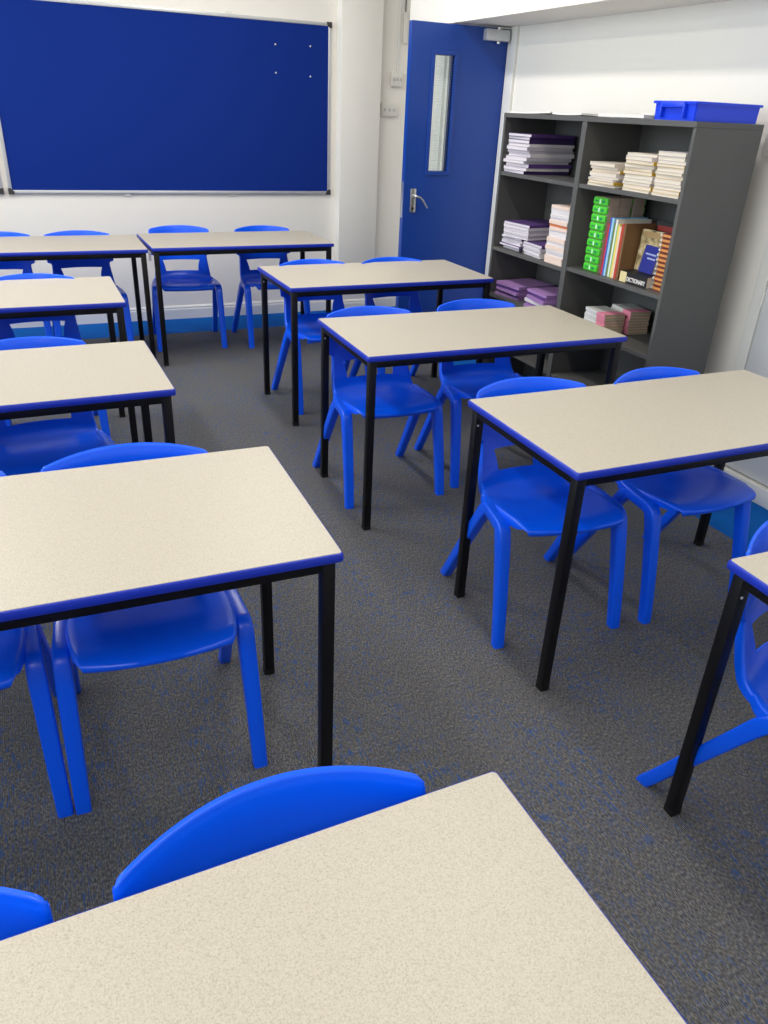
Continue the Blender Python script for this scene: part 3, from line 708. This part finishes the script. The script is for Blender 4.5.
# spiral bound books, pile of twelve
C_RUST = mat('rust_card', (110, 44, 26), .5, noise=.15, nscale=80); C_TAN = mat('tan_card', (206, 138, 70), .55, noise=.1)
sp0 = empty('spiral_book', (0, 0, 0))
bm = bmesh.new(); box(bm, 0, .145, -.044, .040, 0, .0050); box(bm, 0, .145, -.044, .040, .0155, .0190); finish(bm, 'cover', C_RUST, sp0)
bm = bmesh.new(); box(bm, .001, .144, -.043, .039, .0051, .0154); finish(bm, 'pages', C_TAN, sp0)
bm = bmesh.new()
for k in range(9):
    xk = .001 + k * .0165; tube(bm, [(xk + .0006 * a, .040 + .0075 * cos(a), .0095 + .0088 * sin(a)) for a in [2 * pi * q / 12 for q in range(12)]], .0014, 6, True)
tube(bm, [(-.001, .046, .0095), (.002, .046, .0095)], .0045, 8)
finish(bm, 'coil', mat('white_coil', (226, 222, 214), .4), sp0, 40)
for k in range(12):
    o = sp0 if k == 0 else copy_tree(sp0)
    o.location = (2.545 + random.uniform(-.004, .004), 2.692 + random.uniform(-.003, .003), T2 + .0003 + k * .0202); o.rotation_euler.z = radians(random.uniform(-1, 1))
    tag(o, 'rust-brown spiral bound book, %s of the pile of twelve' % (ORD[11 - k] if k else 'bottommost'), 'spiral bound book', 'spiral bound books in the tall pile')

# white and pink booklets, two piles on the lower shelf of the right bookcase
def booklet(dx, dy, h):
    bm = bmesh.new(); t = .0012
    box(bm, -dx / 2, dx / 2, -dy / 2, dy / 2, t, h - t, 0, 2)
    box(bm, -dx / 2 - .001, dx / 2, -dy / 2 + dy * .36, dy / 2, h - t, h, 0, 0); box(bm, -dx / 2 - .001, dx / 2, -dy / 2, -dy / 2 + dy * .36, h - t, h, 0, 1); box(bm, -dx / 2, dx / 2, -dy / 2, dy / 2, 0, t, 0, 0)
    box(bm, -dx / 2 - .0015, -dx / 2, -dy / 2 + dy * .42, dy / 2, 0, h - t, 0, 0); box(bm, -dx / 2 - .0015, -dx / 2, -dy / 2, -dy / 2 + dy * .42, 0, h - t, 0, 1)
    me = bpy.data.meshes.new('booklet'); bmesh.ops.recalc_face_normals(bm, faces=bm.faces); bm.to_mesh(me); bm.free()
    for mm in (mat('glossy_white', (214, 214, 210), .3, noise=.06, nscale=60), C_PINK, C_BUFF): me.materials.append(mm)
    return me
mb1 = booklet(.112, .178, .0140); mb2 = booklet(.110, .178, .0135)
for (mb, x, y, n, rz, wh) in ((mb1, 2.592, 3.075, 7, -5, 'front'), (mb2, 2.722, 3.040, 8, -9, 'rear')):
    for k in range(n):
        o = bpy.data.objects.new('booklet', mb); COL.objects.link(o)
        o.location = (x + random.uniform(-.003, .003), y + random.uniform(-.003, .003), T3 + .0003 + k * .0139); o.rotation_euler.z = radians(rz + random.uniform(-2, 2))
        tag(o, 'white and pink booklet, %s of the %s pile on the low shelf' % (ORD[n - 1 - k] if k else 'bottommost', wh), 'booklet', 'pink and white booklets, %s pile' % wh)

# binder clip, loose papers on top, blue tray
bc_ = empty('binder_clip', (2.520, 3.782, S2), 0, 'small black binder clip between the middle-shelf piles', 'clip')
bm = bmesh.new(); box(bm, -.006, .008, -.010, .010, 0.0005, .020, .002); finish(bm, 'clip_body', M_BLACK, bc_)
def sheet(name, x, y, z, w, d, rz, label, seed, thick=.0008, amp=.004):
    rr = random.Random(seed); bm = bmesh.new(); n = 10; ph = [rr.uniform(0, 6) for _ in range(4)]
    def zf(u, v): return amp * (0.5 + 0.5 * sin(2.2 * u + ph[0]) * cos(1.8 * v + ph[1])) * (abs(u) ** 2 * .7 + abs(v) ** 2 * .5)
    A = [[bm.verts.new((u * w / 2, v * d / 2, thick + zf(u, v))) for v in [-1 + 2 * j / n for j in range(n + 1)]] for u in [-1 + 2 * i / n for i in range(n + 1)]]
    B = [[bm.verts.new((q.co.x, q.co.y, q.co.z - thick)) for q in r] for r in A]
    for i in range(n):
        for j in range(n):
            bm.faces.new((A[i][j], A[i + 1][j], A[i + 1][j + 1], A[i][j + 1])); bm.faces.new((B[i][j], B[i][j + 1], B[i + 1][j + 1], B[i + 1][j]))
    for i in range(n):
        bm.faces.new((A[i][0], B[i][0], B[i + 1][0], A[i + 1][0])); bm.faces.new((A[i][n], A[i + 1][n], B[i + 1][n], B[i][n]))
        bm.faces.new((A[0][i], A[0][i + 1], B[0][i + 1], B[0][i])); bm.faces.new((A[n][i], B[n][i], B[n][i + 1], A[n][i + 1]))
    o = finish(bm, name, M_PAPER, None, 60, (x, y, z), (0, 0, radians(rz)))
    tag(o, label, 'paper', 'loose papers on the bookcases')
sheet('paper_sheet', 2.625, 3.88, SH + .0002, .21, .30, 12, 'white sheet of paper on the bookcase top, nearest the door', 1, .007, .006)
sheet('paper_sheet', 2.635, 3.52, SH + .0002, .22, .30, -8, 'white sheet of paper on the bookcase top, left of the gap', 2, .008, .006)
sheet('paper_sheet', 2.620, 3.13, SH + .0002, .20, .28, 6, 'pile of white papers on the bookcase beside the blue tray', 3, .014, .004)
sheet('paper_sheet', 2.690, 2.99, SH + .0190, .20, .18, -15, 'loose white paper lying on the pile beside the blue tray', 4, .004, .005)

tray = empty('storage_tray', (2.662, 2.752, SH), 0, 'shallow blue plastic storage tray on top of the right bookcase', 'tray')
def ringbox(bm, levels, hx, hy, cx=0):
    R = []
    for ins, z in levels:
        R.append([bm.verts.new((sx * (hx - ins), sy * (hy - ins), z)) for sx, sy in ((-1, -1), (1, -1), (1, 1), (-1, 1))])
    for A, B in zip(R, R[1:]):
        for k in range(4): bm.faces.new((A[k], A[(k + 1) % 4], B[(k + 1) % 4], B[k]))
    bm.faces.new(R[0][::-1]); bm.faces.new(R[-1])
bm = bmesh.new()
ringbox(bm, [(.010, .0003), (.008, .060), (.0, .060), (.0, .068), (.002, .070), (.012, .070), (.014, .004)], .178, .127)
r = bmesh.ops.bevel(bm, geom=[e for e in bm.edges if abs((e.verts[0].co - e.verts[1].co).z) > .03 or e.calc_length() < .01], offset=.004, segments=2, affect='EDGES')
finish(bm, 'tray_body', M_TRAY, tray, 30)
bm = bmesh.new()
box(bm, -.190, -.164, -.062, .062, .046, .067, .004); box(bm, -.188, -.164, -.070, -.060, .010, .066, .003); box(bm, -.188, -.164, .060, .070, .010, .066, .003)
finish(bm, 'tray_handle', M_TRAY, tray, 30)
